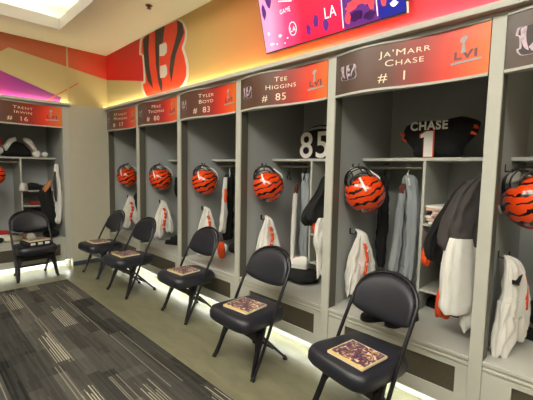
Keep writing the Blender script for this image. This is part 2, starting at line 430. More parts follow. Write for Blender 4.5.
BP = {
'outer': [(3.945, 3.031), (3.877, 3.031), (3.042, 3.028), (2.93, 2.955), (2.873, 2.852), (2.892, 2.755), (2.94, 2.697), (2.883, 2.601), (2.845, 2.491), (2.85, 2.39), (2.912, 2.296), (3.047, 2.281), (3.797, 2.282), (3.908, 2.394), (3.932, 2.497), (3.852, 2.49), (3.883, 2.817), (3.978, 2.83)],
'body': [(3.885, 2.99), (3.825, 3.03), (3.057, 3.018), (2.969, 2.957), (2.911, 2.861), (2.93, 2.772), (2.989, 2.708), (2.931, 2.61), (2.893, 2.5), (2.893, 2.405), (2.961, 2.322), (3.062, 2.29), (3.777, 2.29), (3.854, 2.393), (3.879, 2.464), (3.799, 2.464), (3.831, 2.8), (3.916, 2.844)],
's1': [(3.859, 2.997), (3.70, 3.029), (3.72, 2.852), (3.70, 2.64), (3.616, 2.369), (3.747, 2.477), (3.821, 2.669), (3.849, 2.87)],
's2': [(3.545, 3.027), (3.332, 3.024), (3.379, 2.847), (3.459, 2.843), (3.47, 2.534), (3.407, 2.439), (3.386, 2.308), (3.427, 2.305), (3.483, 2.422), (3.539, 2.632), (3.554, 2.836)],
's3': [(3.078, 3.018), (2.969, 2.957), (2.93, 2.853), (3.029, 2.748), (3.1, 2.658), (3.154, 2.507), (3.197, 2.373), (3.234, 2.521), (3.205, 2.652), (3.131, 2.77), (3.068, 2.887), (3.063, 2.951)],
'c1': [(3.448, 2.841), (3.306, 2.837), (3.28, 2.79), (3.291, 2.724), (3.347, 2.699), (3.45, 2.715)],
'c2': [(3.44, 2.6), (3.309, 2.595), (3.282, 2.544), (3.283, 2.48), (3.339, 2.456), (3.442, 2.467)]}
def rnd_poly(p, n=4):
    """soften an outline's corners"""
    out = []; N = len(p)
    for i in range(N):
        a, b, c = p[i-1], p[i], p[(i+1) % N]
        s_ = [b[j]+(a[j]-b[j])*.28 for j in (0, 1)]; e_ = [b[j]+(c[j]-b[j])*.28 for j in (0, 1)]
        for k in range(n+1):
            t = k/n; out.append(tuple((1-t)**2*s_[j]+2*t*(1-t)*b[j]+t*t*e_[j] for j in (0, 1)))
    return out
bl = thing('letter_b_logo', 'big orange letter B with black tiger stripes and white outline above the lockers', 'wall logo', (0,0,0))
for i, (k, m, nm) in enumerate([('outer','mwhite','outline'),('body','morange','letter_body'),('s1','mblack','stripe'),('s2','mblack','stripe'),('s3','mblack','stripe'),('c1','mwhite','counter'),('c2','mwhite','counter')]):
    lv = {'outline':0,'letter_body':1,'stripe':2,'counter':3}[nm]
    MB().prism(rnd_poly(BP[k]) if k in ('outer','body') else BP[k], 'x', .0085-.0015*lv, .0095-.0015*lv+.0004).build(nm, M[m], bl)

# ledge over the lockers with LED strips on top
def ledge(name, L, label, loc, rz):
    o = thing(name, label, 'light ledge', loc, rz)
    mb = MB()
    mb.box(-.055, -.033, 0, L, 2.240, 2.276, .003); mb.box(-.033, .010, 0, L, 2.243, 2.256)
    mb.build('ledge_board', M['frame'], o)
    MB().box(-.024, -.008, .01, L-.01, 2.2565, 2.262).build('led_strip', M['ledw'], o)
    return o
ledge('cornice_ledge', YL+2.0, 'pale ledge with glowing light strip above the long locker row', (0,-2.0,0), 0)
ledge('cornice_ledge', 3.0, 'pale ledge with glowing light strip above the left end locker', (-.50,YL,0), PI/2)

# unseen lit ledge added on the opposite wall to brighten the ceiling
for (loc, rz, L, lab) in (((X0+.12, Y1-.2, 0), PI, 9.6, 'unseen lit ledge added on the wall opposite the long locker row to brighten the ceiling'), ((X0+.4, Y0+.12, 0), 0, 0, '')):
    if not L: continue
    o = thing('cornice_ledge', lab, 'light ledge', loc, rz)
    MB().box(-.12, .118, 0, L, 2.22, 2.25).build('ledge_board', M['frame'], o)
    MB().box(-.12, -.10, 0, L, 2.25, 2.27).build('ledge_lip', M['frame'], o)
    MB().box(-.05, .0, .05, L-.05, 2.251, 2.262).build('led_strip', M['ledfill'], o)

# ------------------------------------------------------------------ lockers
W = .065
def curve(y):      # wavy sign board: forward in its left half, back in its right half
    u = (1-y-.02)/.93
    return -.004-.038*math.sin(2*PI*max(0, min(1, u)))*(1 if u < .5 else .55)
def locker(label):
    L = thing('locker', label, 'locker', group='grey open lockers')
    MB().box(.09, .94, 1.022, 1.042, .108, 2.235).build('side_panel', M['panel'], L)
    p = MB().box(0, .09, 1.0, 1.0+W, .108, 2.239, .002).build('front_post', M['frame'], L)
    MB().box(.012, .0895, .9975, .9999, .108, 2.235).build('edge_strip', M['jamb'], p)
    MB().box(.92, .94, .042, 1.022, .108, 2.235).build('back_panel', M['panel'], L)
    MB().box(.0, .92, .066, .999, 2.215, 2.239).build('top_panel', M['panel'], L)
    MB().box(.03, .05, .066, .999, 1.965, 2.215).build('header_board', M['panel'], L)
    b = MB(); b.box(.004, .92, .0665, .999, .400, .424, .004); b.box(.09, .92, .999, 1.021, .400, .424)
    b.build('bench_top', M['shelf'], L)
    b = MB(); b.box(.012, .03, .0665, .999, .362, .3995, .003); b.box(.006, .014, .0665, .999, .372, .384, .002)
    b.build('bench_rail', M['frame'], L)
    f = MB(); f.box(.010, .03, .0665, .999, .335, .3615); f.box(.010, .03, .0665, .999, .094, .178)
    f.box(.010, .03, .0665, .132, .178, .335); f.box(.010, .03, .862, .999, .178, .335)
    f.build('base_front', M['frame'], L)
    MB().box(.021, .027, .1325, .8615, .1785, .3345).build('grille', M['grille'], L)
    MB().box(.03, .92, .0665, .999, .108, .125).build('base_bottom', M['panel'], L)
    MB().box(.10, .115, .0, 1.0, .0, .1075).build('toe_kick', M['frame'], L)
    MB().box(.034, .052, .02, 1.02, .099, .1075).build('led_strip', M['led'], L)
    MB().box(.442, .92, .0425, 1.0215, 1.512, 1.535, .002).build('shelf', M['shelf'], L)
    MB().box(.442, .92, .522, .542, .424, 1.512, .002).build('cubby_divider', M['shelf'], L)
    for z in (1.07, .855, .592):
        MB().box(.445, .92, .0425, .522, z-.018, z, .002).build('cubby_shelf', M['shelf'], L)
    MB().tube([(.56,.542,1.462),(.56,1.022,1.462)], .011).build('hanging_rod', M['steel'], L)
    for z in (1.478, .975):
        h = MB(); h.box(.29, .31, 1.018, 1.0218, z-.035, z+.01, .002)
        h.tube([(.30,1.018,z-.03),(.30,.985,z-.035),(.30,.970,z-.02),(.30,.967,z+.012)], .0045, 8)
        h.build('hook', M['mask'], L)
    # wavy name board with its light trims
    n = 40; ys = [.068+(.997-.068)*i/n for i in range(n+1)]
    mb = MB(); mb.rings([[(curve(y), y, 1.951),(curve(y), y, 2.212),(curve(y)+.010, y, 2.212),(curve(y)+.010, y, 1.951)] for y in ys])
    S = mb.build('name_board', M['sign'], L, smooth='auto')
    for z0, z1 in ((1.936, 1.9505), (2.2125, 2.2215)):
        mb = MB(); mb.rings([[(curve(y)-.006, y, z0),(curve(y)-.006, y, z1),(.0295, y, z1),(.0295, y, z0)] for y in ys])
        mb.build('board_trim', M['frame'], L, smooth='auto')
    return L
proto = locker('x')
lk = []
LOCK = [(-1, 'nearest grey locker cut by the right edge, striped helmet and white pants inside'),
        (0, 'grey locker with number 1 sign, black jersey on its shelf and coats on the right'),
        (1, 'grey locker with number 85 sign and white 85 jersey on its shelf'),
        (2, 'grey locker with number 83 sign, helmet and white towel on its side'),
        (3, 'grey locker with number 80 sign, second from the far corner'),
        (4, 'grey locker with number 17 sign in the far corner of the long row')]
for i, (y, lab) in enumerate(LOCK):
    o = proto if i == 0 else copy_tree(proto)
    o['label'] = lab; o.location = (0, y, 0); lk.append(o)
left = copy_tree(proto); left['label'] = 'grey locker with number 16 sign on the left end wall'
left.location = (-.535, YL, 0); left.rotation_euler = (0, 0, PI/2); lk.append(left)
for c_ in kids(left):
    if c_.name.startswith(('cubby_divider', 'hanging_rod')): c_.location.y = -.055
    if c_.name.startswith('cubby_shelf'): c_.scale.y = .885
# the end stile of the left locker
e = thing('end_stile', 'narrow pale vertical post closing the left end locker beside the filler wall', 'locker post', (-.535, YL, 0), PI/2)
MB().box(0, .09, -.0145, .065, .108, 2.239, .002).build('stile', M['frame'], e)
MB().box(.09, .94, .022, .0415, .108, 2.235).build('side_panel', M['panel'], e)

def sign_text(L, first, second, num, logo=True, text=True):
    S = [c for c in kids(L) if c.name.startswith('name_board')][0]
    def put(name, me, m, yc, z, off=.0012):
        for v in me.vertices:
            y = yc - v.co.x; v.co = (curve(y)-off, y, z+v.co.y)
        return link_mesh(name, me, m, S)
    # emblem at left: small striped B
    for k, m, off in (('outer','bronze',.001),('body','dbrown',.0015),('s1','bronze',.002),('s2','bronze',.002),('s3','bronze',.002),('c1','bronze',.002),('c2','bronze',.002)):
        bm = bmesh.new(); P = rnd_poly(BP[k], 2)
        sc_ = .14/1.13 if text else .2/1.13
        vs = [bm.verts.new((-(p[0]-3.41)*sc_, (p[1]-2.655)*sc_*1.05, 0)) for p in P]; bm.faces.new(vs)
        bmesh.ops.triangulate(bm, faces=bm.faces[:])
        me = bpy.data.meshes.new('emblem'); bm.to_mesh(me); bm.free()
        put('emblem', me, M[m], .885 if text else .86, 2.085 if text else 2.07, off)
    if text:
        put('lettering', text_mesh(first, .053, 1.5, .0009), M['cream'], .515, 2.132)
        put('lettering', text_mesh(second, .053, 1.5, .0009), M['cream'], .515, 2.075)
        put('lettering', text_mesh('#  '+num, .078, 1.25, .0012, caps=False), M['cream'], .575, 1.985)
        # silver trophy over roman numerals at right
        bm = bmesh.new()
        tro = [(-.012,-.005),(-.004,.045),(-.016,.052),(-.020,.062),(-.014,.074),(.004,.082),(.018,.078),(.020,.068),(.010,.056),(.004,.048),(.012,-.005)]
        bm.faces.new([bm.verts.new((p[0]-.012, p[1], 0)) for p in tro])
        bm.faces.new([bm.verts.new(p+(0,)) for p in [(-.075,-.05),(-.07,-.062),(.085,-.055),(.08,-.045)]])
        bmesh.ops.triangulate(bm, faces=bm.faces[:]); me = bpy.data.meshes.new('trophy'); bm.to_mesh(me); bm.free()
        put('trophy', me, M['silver'], .185, 2.085, .0015)
        put('numerals', text_mesh('LVI', .056, 1.5, .002, caps=False), M['maroon'], .185, 2.05, .001)
NM = [None, ("Ja'Marr", 'Chase', '1'), ('Tee', 'Higgins', '85'), ('Tyler', 'Boyd', '83'), ('Mike', 'Thomas', '80'), ('Stanley', 'Morgan', '17'), ('Trent', 'Irwin', '16')]
for L, nm in zip(lk, NM):
    if nm: sign_text(L, *nm)
    else: sign_text(L, '', '', '', text=False)

# ------------------------------------------------------------------ television
tv = thing('television', 'wide flat television with red and blue sports graphics, tilted down above the lockers', 'television', (-.04, 1.065, 2.352))
tv.rotation_euler = (0, -math.radians(14.5), 0)
TW, TH = .575, .66
MB().box(-.012, .03, -TW, TW, 0, TH, .004).build('casing', M['plastic_black'], tv)
scr = MB().box(-.0135, -.0125, -TW+.008, TW-.008, .01, TH-.008).build('screen', M['screen'], tv)
MB().tube([(.03,0,.35),(.05+.075,0,.35)], .02).build('wall_bracket', M['plastic_black'], tv)
MB().box(-.013, .005, -TW-.004, -TW+.002, .0, .06).build('corner_tab', M['plastic_white'], tv)
def on_screen(name, polys, m, lvl=1):
    if 'line' in name or name in ('arrow', 'ring'):
        mb = MB()
        for p in polys: mb.prism(p, 'x', -.0138-.0004*lvl, -.0136)
        mb.build(name, M[m], scr); return
    for p in polys: MB().prism(p, 'x', -.0138-.0004*lvl, -.0136).build(name, M[m], scr)
def strip(pts, w):
    out = []
    for a, b in zip(pts, pts[1:]):
        d = Vector((b[0]-a[0], b[1]-a[1])); nn = Vector((-d.y, d.x)).normalized()*w/2
        out.append([(a[0]+nn.x, a[1]+nn.y), (b[0]+nn.x, b[1]+nn.y), (b[0]-nn.x, b[1]-nn.y), (a[0]-nn.x, a[1]-nn.y)])
    return out
def blob(cx, cy, rx, ry, n=14, j=.25, seed=1):
    rr = random.Random(seed); return [(cx+rx*math.cos(2*PI*i/n)*(1+rr.uniform(-j, j)), cy+ry*math.sin(2*PI*i/n)*(1+rr.uniform(-j, j))) for i in range(n)]
on_screen('purple_field', [[(-.16,.012),(-.40,.012),(-.40,.24),(-.14,.22)]], 's_pur')
on_screen('blue_field', [[(-.405,.012),(-.565,.012),(-.565,.4),(-.405,.4)]], 's_blue')
on_screen('frame_lines', strip([(-.15,.02),(-.155,.20),(-.39,.215),(-.395,.03)], .006), 's_white', 2)
on_screen('arrow', strip([(-.11,.25),(-.40,.27)], .005)+strip([(-.14,.28),(-.11,.25),(-.15,.235)], .005), 's_white', 2)
on_screen('player_figure', [blob(-.22,.13,.035,.03,seed=2), blob(-.27,.15,.05,.025,seed=3), blob(-.33,.15,.045,.03,seed=4), blob(-.19,.07,.02,.035,seed=6), blob(-.36,.11,.02,.04,seed=5)], 's_red', 2)
on_screen('player_shadow', [blob(-.25,.07,.06,.03,seed=8), blob(-.34,.05,.04,.025,seed=9)], 's_dark', 1)
on_screen('player_figure', [blob(-.44,.10,.018,.03,seed=12), blob(-.47,.18,.02,.04,seed=13)], 's_red', 3)
on_screen('white_blot', [blob(-.50,.07,.025,.015,seed=14), blob(-.44,.2,.025,.02,seed=15), blob(-.52,.15,.015,.02,seed=16), blob(.49,.06,.02,.008,seed=17), blob(.40,.1,.015,.01,seed=18), blob(.51,.14,.01,.012,seed=19), blob(.44,.05,.006,.006,seed=29), blob(.36,.04,.006,.006,seed=28), blob(.33,.07,.008,.005,seed=27)], 's_white', 3)
on_screen('small_figure', [blob(.13,.08,.02,.04,seed=21), blob(.06,.12,.02,.045,seed=22), blob(-.02,.08,.022,.045,seed=23), blob(.47,.38,.03,.06,seed=24), blob(.53,.3,.02,.05,seed=25)], 's_pur', 2)
ring = [(.27+.033*math.cos(a*PI/10), .12+.045*math.sin(a*PI/10)) for a in range(21)]
on_screen('ring', strip(ring, .005)+strip([(.36,.38),(.20,.40),(.33,.47),(.25,.3),(.37,.33)], .007), 's_white', 2)
for body, size, y, z in (('LA', .10, -.06, .11), ('LA', .05, .27, .10), ('LA28', .045, .32, .24), ('LVI', .07, .05, .35)):
    if body == 'LA28': body = 'GAME'
    me = text_mesh(body, size, .8, .001, caps=False)
    for v in me.vertices: v.co = (-.0152, y-v.co.x, z+v.co.y)
    link_mesh('screen_lettering', me, M['s_white'], scr)

# ------------------------------------------------------------------ ceiling sprinkler
sp = thing('ceiling_sprinkler', 'small dark sprinkler head on the ceiling above the letter B', 'sprinkler', (-.354, 2.996, HC))
MB().tube([(0,0,0),(0,0,-.008)], .035, 20).build('escutcheon', M['chrome'], sp)
MB().tube([(0,0,-.008),(0,0,-.03),(0,0,-.031),(0,0,-.035)], [.010,.008,.022,.022], 14).build('deflector', M['plastic_black'], sp)

# ------------------------------------------------------------------ carpet
cp = MB().box(-5.0, -.775, -3.6, 4.385, .0002, .008).build('carpet', M['carpet'])
tag(cp, 'dark grey plank carpet with pale pinstripes beside the vinyl walkway', 'carpet')

# ------------------------------------------------------------------ folding chairs
def chair():
    C = thing('folding_chair', 'x', 'chair', group='black padded folding chairs')
    # seat: padded superellipse slab
    def se(a, b, n=56, p=4.6, z=0, cx=0, tilt=0):
        out = []
        for i in range(n):
            t = 2*PI*i/n; ct, st = math.cos(t), math.sin(t)
            x = cx+a*math.copysign(abs(ct)**(2/p), ct); y = b*math.copysign(abs(st)**(2/p), st)
            y *= 1 + .10*(-(x-cx)/a if x < cx else 0) - .03*((x-cx)/a if x > cx else 0)
            out.append((x, y, z + tilt*(x-cx)))
        return out
    R = [(.01,.006,.428),(.12,.12,.429),(.185,.165,.428),(.214,.190,.423),(.229,.203,.410),(.237,.212,.388),(.237,.212,.350),(.226,.204,.334),(.12,.12,.334),(.01,.008,.334)]
    mb = MB(); mb.rings([se(a, b, z=z, cx=-.044, tilt=-.02) for a, b, z in R]); mb.build('seat', M['vinyl'], C, smooth=True)
    mb = MB(); mb.rings([se(a, b, z=z, cx=-.044, tilt=-.02) for a, b, z in ((.196,.178,.334),(.196,.178,.322))]); mb.build('seat_pan', M['tube'], C)
    # backrest: lens-shaped pad with a rounded top, gently bowed
    def bx(y, z): return .118+(z-.60)*.36+.03*(1-(y/.21)**2)
    N = 26; rows = []
    for i in range(N+1):
        y = .205*math.cos(PI*i/N); q = math.sqrt(max(0, 1-(y/.208)**2))
        zt = .632+.186*q**.72; zb = .612-.050*q**1.0
        row = []
        m_ = 9
        th = .019*min(1, q*2.2+.15)
        for k in range(m_+1):
            s = k/m_; z = zb+(zt-zb)*s; f = math.sin(PI*s)**.35 if 0 < s < 1 else .0
            row.append((bx(y, z)-th*(.25+.75*f)*1.3, y, z))
        for k in range(m_, -1, -1):
            s = k/m_; z = zb+(zt-zb)*s; f = math.sin(PI*s)**.35 if 0 < s < 1 else .0
            row.append((bx(y, z)+th*(.15+.5*f), y, z))
        rows.append(row)
    MB().rings(rows).build('backrest', M['vinyl'], C, smooth=True)
    # arched tube frame from front feet up around the back
    pts = [(-.186,.222,.012),(-.083,.219,.20),(.030,.217,.445),(.105,.216,.59),(.138,.214,.65)]
    arch = []
    for i in range(1, 16):
        a = PI*i/16; y = .215*math.cos(a)**1; z = .645+.180*math.sin(a)**.72
        arch.append((bx(y, z)+.012, y, z))
    full = smooth_path(pts, 3)[:-1]+[pts[-1]]+arch+[(x, -y, z) for x, y, z in reversed(smooth_path(pts, 3))]
    MB().tube(full, .0115, 10).build('back_frame', M['tube'], C, smooth=True)
    for sgn in (1, -1):
        # flat front leg plate widening up to the seat
        a = (-.180, .212*sgn, .02); b = (-.060, .200*sgn, .33)
        def sec(p, w, d): # width across y (inward), depth x
            y0, y1 = p[1], p[1]-sgn*w
            return [(p[0]-d, y0, p[2]), (p[0]-d, y1, p[2]), (p[0]+d, y1, p[2]), (p[0]+d, y0, p[2])]
        mb = MB(); mb.rings([sec(a, .014, .010), sec((-.125,.208*sgn,.17), .030, .011), sec((-.085,.206*sgn,.27), .070, .012), sec(b, .078, .012)])
        g = mb.build('front_leg', M['tube'], C)
        MB().tube([(-.193,.219*sgn,.0),(-.178,.219*sgn,.028)], [.017,.014], 12).build('foot_cap', M['rubber'], g, smooth='auto')
        a = (.176, .180*sgn, .02); b = (-.15, .172*sgn, .345)
        mb = MB(); mb.rings([sec(a, .016, .010), sec((.06,.178*sgn,.135), .026, .013), sec((-.04,.175*sgn,.235), .026, .013), sec(b, .018, .010)])
        g = mb.build('rear_leg', M['tube'], C)
        MB().tube([(.186,.172*sgn,.0),(.172,.172*sgn,.028)], [.018,.014], 12).build('foot_cap', M['rubber'], g, smooth='auto')
    MB().box(-.108, -.092, -.165, .165, .232, .285, .003).build('front_crossbar', M['tube'], C)
    MB().box(.055, .067, -.165, .165, .118, .142, .003).build('rear_crossbar', M['tube'], C)
    return C
CH = [((-.335,.515,0), -.20, 'nearest black folding chair with a program on its seat, bottom right'),
      ((-.358,1.425,0), -.02, 'black folding chair in front of the number 85 locker, second from the camera'),
      ((-.205,2.487,0), -.02, 'black folding chair in front of the number 83 locker, nearer the lockers'),
      ((-.345,3.48,0), .06, 'black folding chair standing before the number 80 locker'),
      ((-.315,4.385,0), .05, 'farthest black folding chair of the long row, before the corner'),
      ((-1.03,4.825,0), PI/2+.03, 'black folding chair at the left end locker with a stack on its seat')]
ch0 = chair(); chairs = []
for i, (loc, rz, lab) in enumerate(CH):
    o = ch0 if i == 0 else copy_tree(ch0)
    o.location = loc; o.rotation_euler = (0, 0, rz); o['label'] = lab; chairs.append(o)

# game programs on the seats
def program():
    P = thing('game_program', 'x', 'booklet', group='programs on the chair seats')
    MB().box(-.108, .108, -.118, .118, 0, .012, .002).build('pages', M['creamp'], P)
    MB().box(-.108, .108, -.118, .118, .0121, .0135).build('cover', M['coverborder'], P)
    MB().box(-.088, .101, -.111, .111, .0136, .0142).build('cover_picture', M['cover'], P)
    return P
PG = [((-.455,.49,.4335), -.13, 'square game program on the nearest chair seat'),
      ((-.44,1.42,.4335), .08, 'game program on the chair before the number 85 locker'),
      ((-.285,2.485,.4335), .06, 'game program on the chair before the number 83 locker'),
      ((-.42,3.475,.4335), .05, 'game program on the chair before the number 80 locker'),
      ((-.39,4.38,.4335), .02, 'game program on the farthest chair of the long row'),
      ((-1.02,4.72,.4875), PI/2+.15, 'game program on top of the dark pile on the left end chair')]
p0 = program()
for i, (loc, rz, lab) in enumerate(PG):
    o = p0 if i == 0 else copy_tree(p0)
    o.location = loc; o.rotation_euler = (0, 0, rz); o['label'] = lab
b = thing('folded_case', 'black case with white patches under the program on the left end chair', 'case', (-1.02,4.72,.433), .12)
MB().box(-.15, .13, -.11, .11, 0, .052, .01).build('case_body', M['black'], b)
for x in (-.07, .01, .09): MB().box(x-.03, x+.022, -.1125, -.1105, .012, .042).build('patch', M['white'], b)

# ------------------------------------------------------------------ football helmets
def helmet():
    H = thing('football_helmet', 'x', 'helmet', group='tiger-striped helmets hanging in the lockers')
    bm = bmesh.new(); bmesh.ops.create_uvsphere(bm, u_segments=40, v_segments=28, radius=1)
    for v in bm.verts:
        x, y, z = v.co
        # a little fuller at the back, cheeks drawn down
        v.co = Vector((x*(.145 if x > 0 else .138), y*.136, z*.14 if z > 0 else z*.15))
    dele = [f for f in bm.faces if (f.calc_center_median().x > .045 and f.calc_center_median().z < .045 and (f.calc_center_median().x > .095 or f.calc_center_median().z < -.02 and f.calc_center_median().x > .075))
            or f.calc_center_median().z < -.098 or (f.calc_center_median().z < -.07 and f.calc_center_median().x < -.03)]
    bmesh.ops.delete(bm, geom=dele, context='FACES')
    me = bpy.data.meshes.new('shell'); bm.to_mesh(me); bm.free()
    me.polygons.foreach_set('use_smooth', [True]*len(me.polygons))
    sh = link_mesh('shell', me, M['helmet'], H); md = sh.modifiers.new('t', 'SOLIDIFY'); md.thickness = .008; md.offset = -1
    # padding inside
    bm = bmesh.new(); bmesh.ops.create_uvsphere(bm, u_segments=24, v_segments=16, radius=1)
    for v in bm.verts: v.co = Vector((v.co.x*.122, v.co.y*.118, v.co.z*.118))
    bmesh.ops.delete(bm, geom=[f for f in bm.faces if f.calc_center_median().x > .05 and f.calc_center_median().z < .05 or f.calc_center_median().z < -.07], context='FACES')
    me = bpy.data.meshes.new('padding'); bm.to_mesh(me); bm.free(); me.polygons.foreach_set('use_smooth', [True]*len(me.polygons))
    pd = link_mesh('padding', me, M['plastic_black'], H); md = pd.modifiers.new('t', 'SOLIDIFY'); md.thickness = .012; md.offset = -1
    fm = MB()
    for z, rx, w, x0 in ((.055,.158,.070,.10),(-.005,.178,.092,.07),(-.055,.182,.096,.06),(-.10,.168,.085,.05)):
        pts = [(x0+(rx-x0)*math.sin(PI*i/16)**.7, w*math.cos(PI*i/16), z) for i in range(17)]
        fm.tube(pts, .0048, 8)
    for y in (.032, -.032): fm.tube([(.150,y,.06),(.174,y,0),(.180,y,-.055),(.164,y,-.10)], .0048, 8)
    for y in (.1, -.1): fm.tube([(.088,y*.8,.045),(.095,y*.88,-.03),(.075,y*.8,-.10)], .0048, 8)
    fm.build('face_mask', M['mask'], H, smooth=True)
    for s in (1, -1):
        MB().tube([(.0,s*.130,-.035),(.0,s*.1375,-.035)], .016, 16).build('ear_hole', M['plastic_black'], H)
        MB().tube([(-.03,s*.132,-.07),(.04,s*.138,-.085),(.10,s*.10,-.125),(.125,s*.05,-.145)], .007, 8).build('chin_strap', M['plastic_white'], H, smooth=True)
    MB().pillow([(.11,-.05),(.15,-.045),(.165,0),(.15,.045),(.11,.05),(.095,0)], 'z', -.15, .035).build('chin_cup', M['plastic_white'], H, smooth=True)
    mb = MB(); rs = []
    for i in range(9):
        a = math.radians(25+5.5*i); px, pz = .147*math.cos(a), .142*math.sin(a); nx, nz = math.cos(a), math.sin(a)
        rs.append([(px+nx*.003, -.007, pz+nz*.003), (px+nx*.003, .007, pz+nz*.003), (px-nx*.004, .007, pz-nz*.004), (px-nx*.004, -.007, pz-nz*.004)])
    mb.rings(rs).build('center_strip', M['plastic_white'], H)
    return H
def orient(o, loc, X, Z, s=1):
    X = Vector(X).normalized(); Z = Vector(Z); Z = (Z-X*Z.dot(X)).normalized(); Y = Z.cross(X)
    m = Matrix(((X.x,Y.x,Z.x,loc[0]),(X.y,Y.y,Z.y,loc[1]),(X.z,Y.z,Z.z,loc[2]),(0,0,0,1)))
    o.matrix_world = m @ Matrix.Diagonal((s,s,s,1))
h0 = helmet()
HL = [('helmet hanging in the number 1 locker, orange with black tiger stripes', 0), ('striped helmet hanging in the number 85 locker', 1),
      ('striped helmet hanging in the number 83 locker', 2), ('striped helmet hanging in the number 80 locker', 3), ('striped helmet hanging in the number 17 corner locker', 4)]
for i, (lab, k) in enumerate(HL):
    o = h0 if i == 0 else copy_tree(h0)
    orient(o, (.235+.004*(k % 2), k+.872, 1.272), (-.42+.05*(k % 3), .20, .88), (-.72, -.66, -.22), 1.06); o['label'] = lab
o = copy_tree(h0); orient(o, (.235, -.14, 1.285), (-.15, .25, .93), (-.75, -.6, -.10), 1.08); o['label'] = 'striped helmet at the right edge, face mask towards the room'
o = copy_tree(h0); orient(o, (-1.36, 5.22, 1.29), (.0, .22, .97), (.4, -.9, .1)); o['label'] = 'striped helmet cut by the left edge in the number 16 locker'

# ------------------------------------------------------------------ hung garments
def hanger(o, x, y, rot, ztop=1.473, w=.2, m='plastic_black', name='hanger'):
    d = Vector((math.cos(rot), math.sin(rot), 0))
    c = Vector((x, y, 0)); mb = MB()
    hk = [(x+.014*math.cos(a)*(-d.y), y+.014*math.cos(a)*d.x, ztop+.002+.014*math.sin(a)) for a in [PI*k/8 for k in range(9)]]
    mb.tube(hk+[(x+.014*d.y, y-.014*d.x, ztop-.01), (x, y, ztop-.05)], .003, 6)
    L = c-d*w; R = c+d*w
    mb.tube([(L.x, L.y, ztop-.135), (x, y, ztop-.055), (R.x, R.y, ztop-.135)], .006, 8)
    mb.tube([(L.x, L.y, ztop-.135), (R.x, R.y, ztop-.135)], .004, 8)
    return mb.build(name, M[m], o)
def pants(label, k, w=1, long=.5, logo=False, seed=1, x=.30, y=None, m='white', stripe=True):
    """white game pants bunched over the side hook"""
    y = (k+.955) if y is None else y
    o = thing('hanging_pants', label, 'pants', (0,0,0), group='white pants on the side hooks')
    zt = .985; r0 = -.42; U = (math.cos(r0), math.sin(r0))
    def at(z, d, a, b): return (z, x+.0+d*U[0], y-.035+d*U[1]*1.0, a, b)
    mb = MB()
    cloth(mb, [(zt, x, y+.012, .012, .010), at(zt-.03, .0, .035, .018), at(zt-.10, .0, .062*w, .028), at(zt-.20, .0, .098*w, .036), at(zt-.30, .005, .118*w, .038), at(zt-.35, .005, .11*w, .03)], r0, 6, .16, seed)
    cloth(mb, [at(zt-.26, -.05*w, .06, .034), at(zt-.36, -.06*w, .068, .036), at(zt-long+.03, -.065*w, .055, .028), at(zt-long, -.07*w, .045, .022)], r0, 5, .16, seed+1)
    cloth(mb, [at(zt-.26, .055*w, .06, .034), at(zt-.34, .07*w, .062, .034), at(zt-long*.84, .085*w, .05, .028), at(zt-long*.88, .09*w, .038, .022)], r0, 5, .16, seed+2)
    mb.build('cloth', M[m], o, smooth=True)
    if stripe:
        mb = MB(); n = 12; rr = random.Random(seed)
        pts = [(x-.012+.016*math.sin(i*.5), y-.078-.003*(i % 3)-.02*min(i,5)/5, zt-.10-.30*i/n) for i in range(n+1)]
        rs = [[(px-.016-.006*(i % 2), py+.008, pz), (px, py-.004, pz), (px+.016+.006*(i % 2), py+.008, pz), (px, py+.02, pz)] for i, (px, py, pz) in enumerate(pts)]
        mb.rings(rs); mb.build('orange_stripe', M['orange'], o, smooth=True)
        for i in range(2, n, 4):
            px, py, pz = pts[i]; MB().box(px-.013, px+.013, py-.007, py, pz-.010, pz+.006).build('white_dash', M['white'], o)
    return o
pants('white pants with orange stripe hanging by the nearest chair, number 1 locker', 0, 1.0, .50, seed=3)
pants('white pants with orange stripe hanging in the number 85 locker', 1, 1.0, .46, seed=6)
pants('white pants hanging on the hook in the number 83 locker', 2, .9, .47, seed=9)
pants('white pants with orange side stripe in the number 80 locker', 3, 1.0, .50, seed=12)
pants('white pants hanging in the number 17 corner locker', 4, 1.0, .5, seed=15)
# long pants at the right edge
o = thing('hanging_pants', 'long white pants with black check mark logo at the right edge', 'pants', (-.055,.012,-.012), group='white pants on the side hooks')
mb = MB()
cloth(mb, [(.985,.30,-.04,.012,.012),(.955,.30,-.07,.055,.022),(.87,.31,-.085,.085,.034),(.78,.315,-.09,.105,.04),(.70,.31,-.09,.12,.042),(.64,.31,-.09,.11,.036)], -.3, 6, .12, 31)
cloth(mb, [(.74,.27,-.075,.075,.036),(.60,.25,-.07,.078,.038),(.50,.225,-.068,.07,.036),(.435,.205,-.066,.05,.03)], -.3, 5, .14, 32)
cloth(mb, [(.74,.37,-.105,.07,.036),(.62,.385,-.11,.07,.036),(.55,.395,-.11,.065,.034),(.49,.40,-.112,.045,.026)], -.3, 5, .14, 33)
mb.build('cloth', M['white'], o, smooth=True)
sw = [(.200,.812),(.209,.793),(.224,.786),(.300,.836),(.228,.803),(.216,.803),(.209,.816)]
MB().prism([(p[0]+.012, p[1]+.055) for p in sw], 'y', -.122, -.09).build('check_mark', M['plastic_black'], o)
mb = MB(); mb.rings([[(x-.010, yy+.010, z),(x, yy-.006, z),(x+.012, yy+.004, z),(x, yy+.02, z)] for x, yy, z in ((.325,-.105,.93),(.335,-.128,.88),(.345,-.140,.82),(.352,-.146,.74),(.36,-.146,.68))])
mb.build('orange_stripe', M['orange'], o, smooth=True)

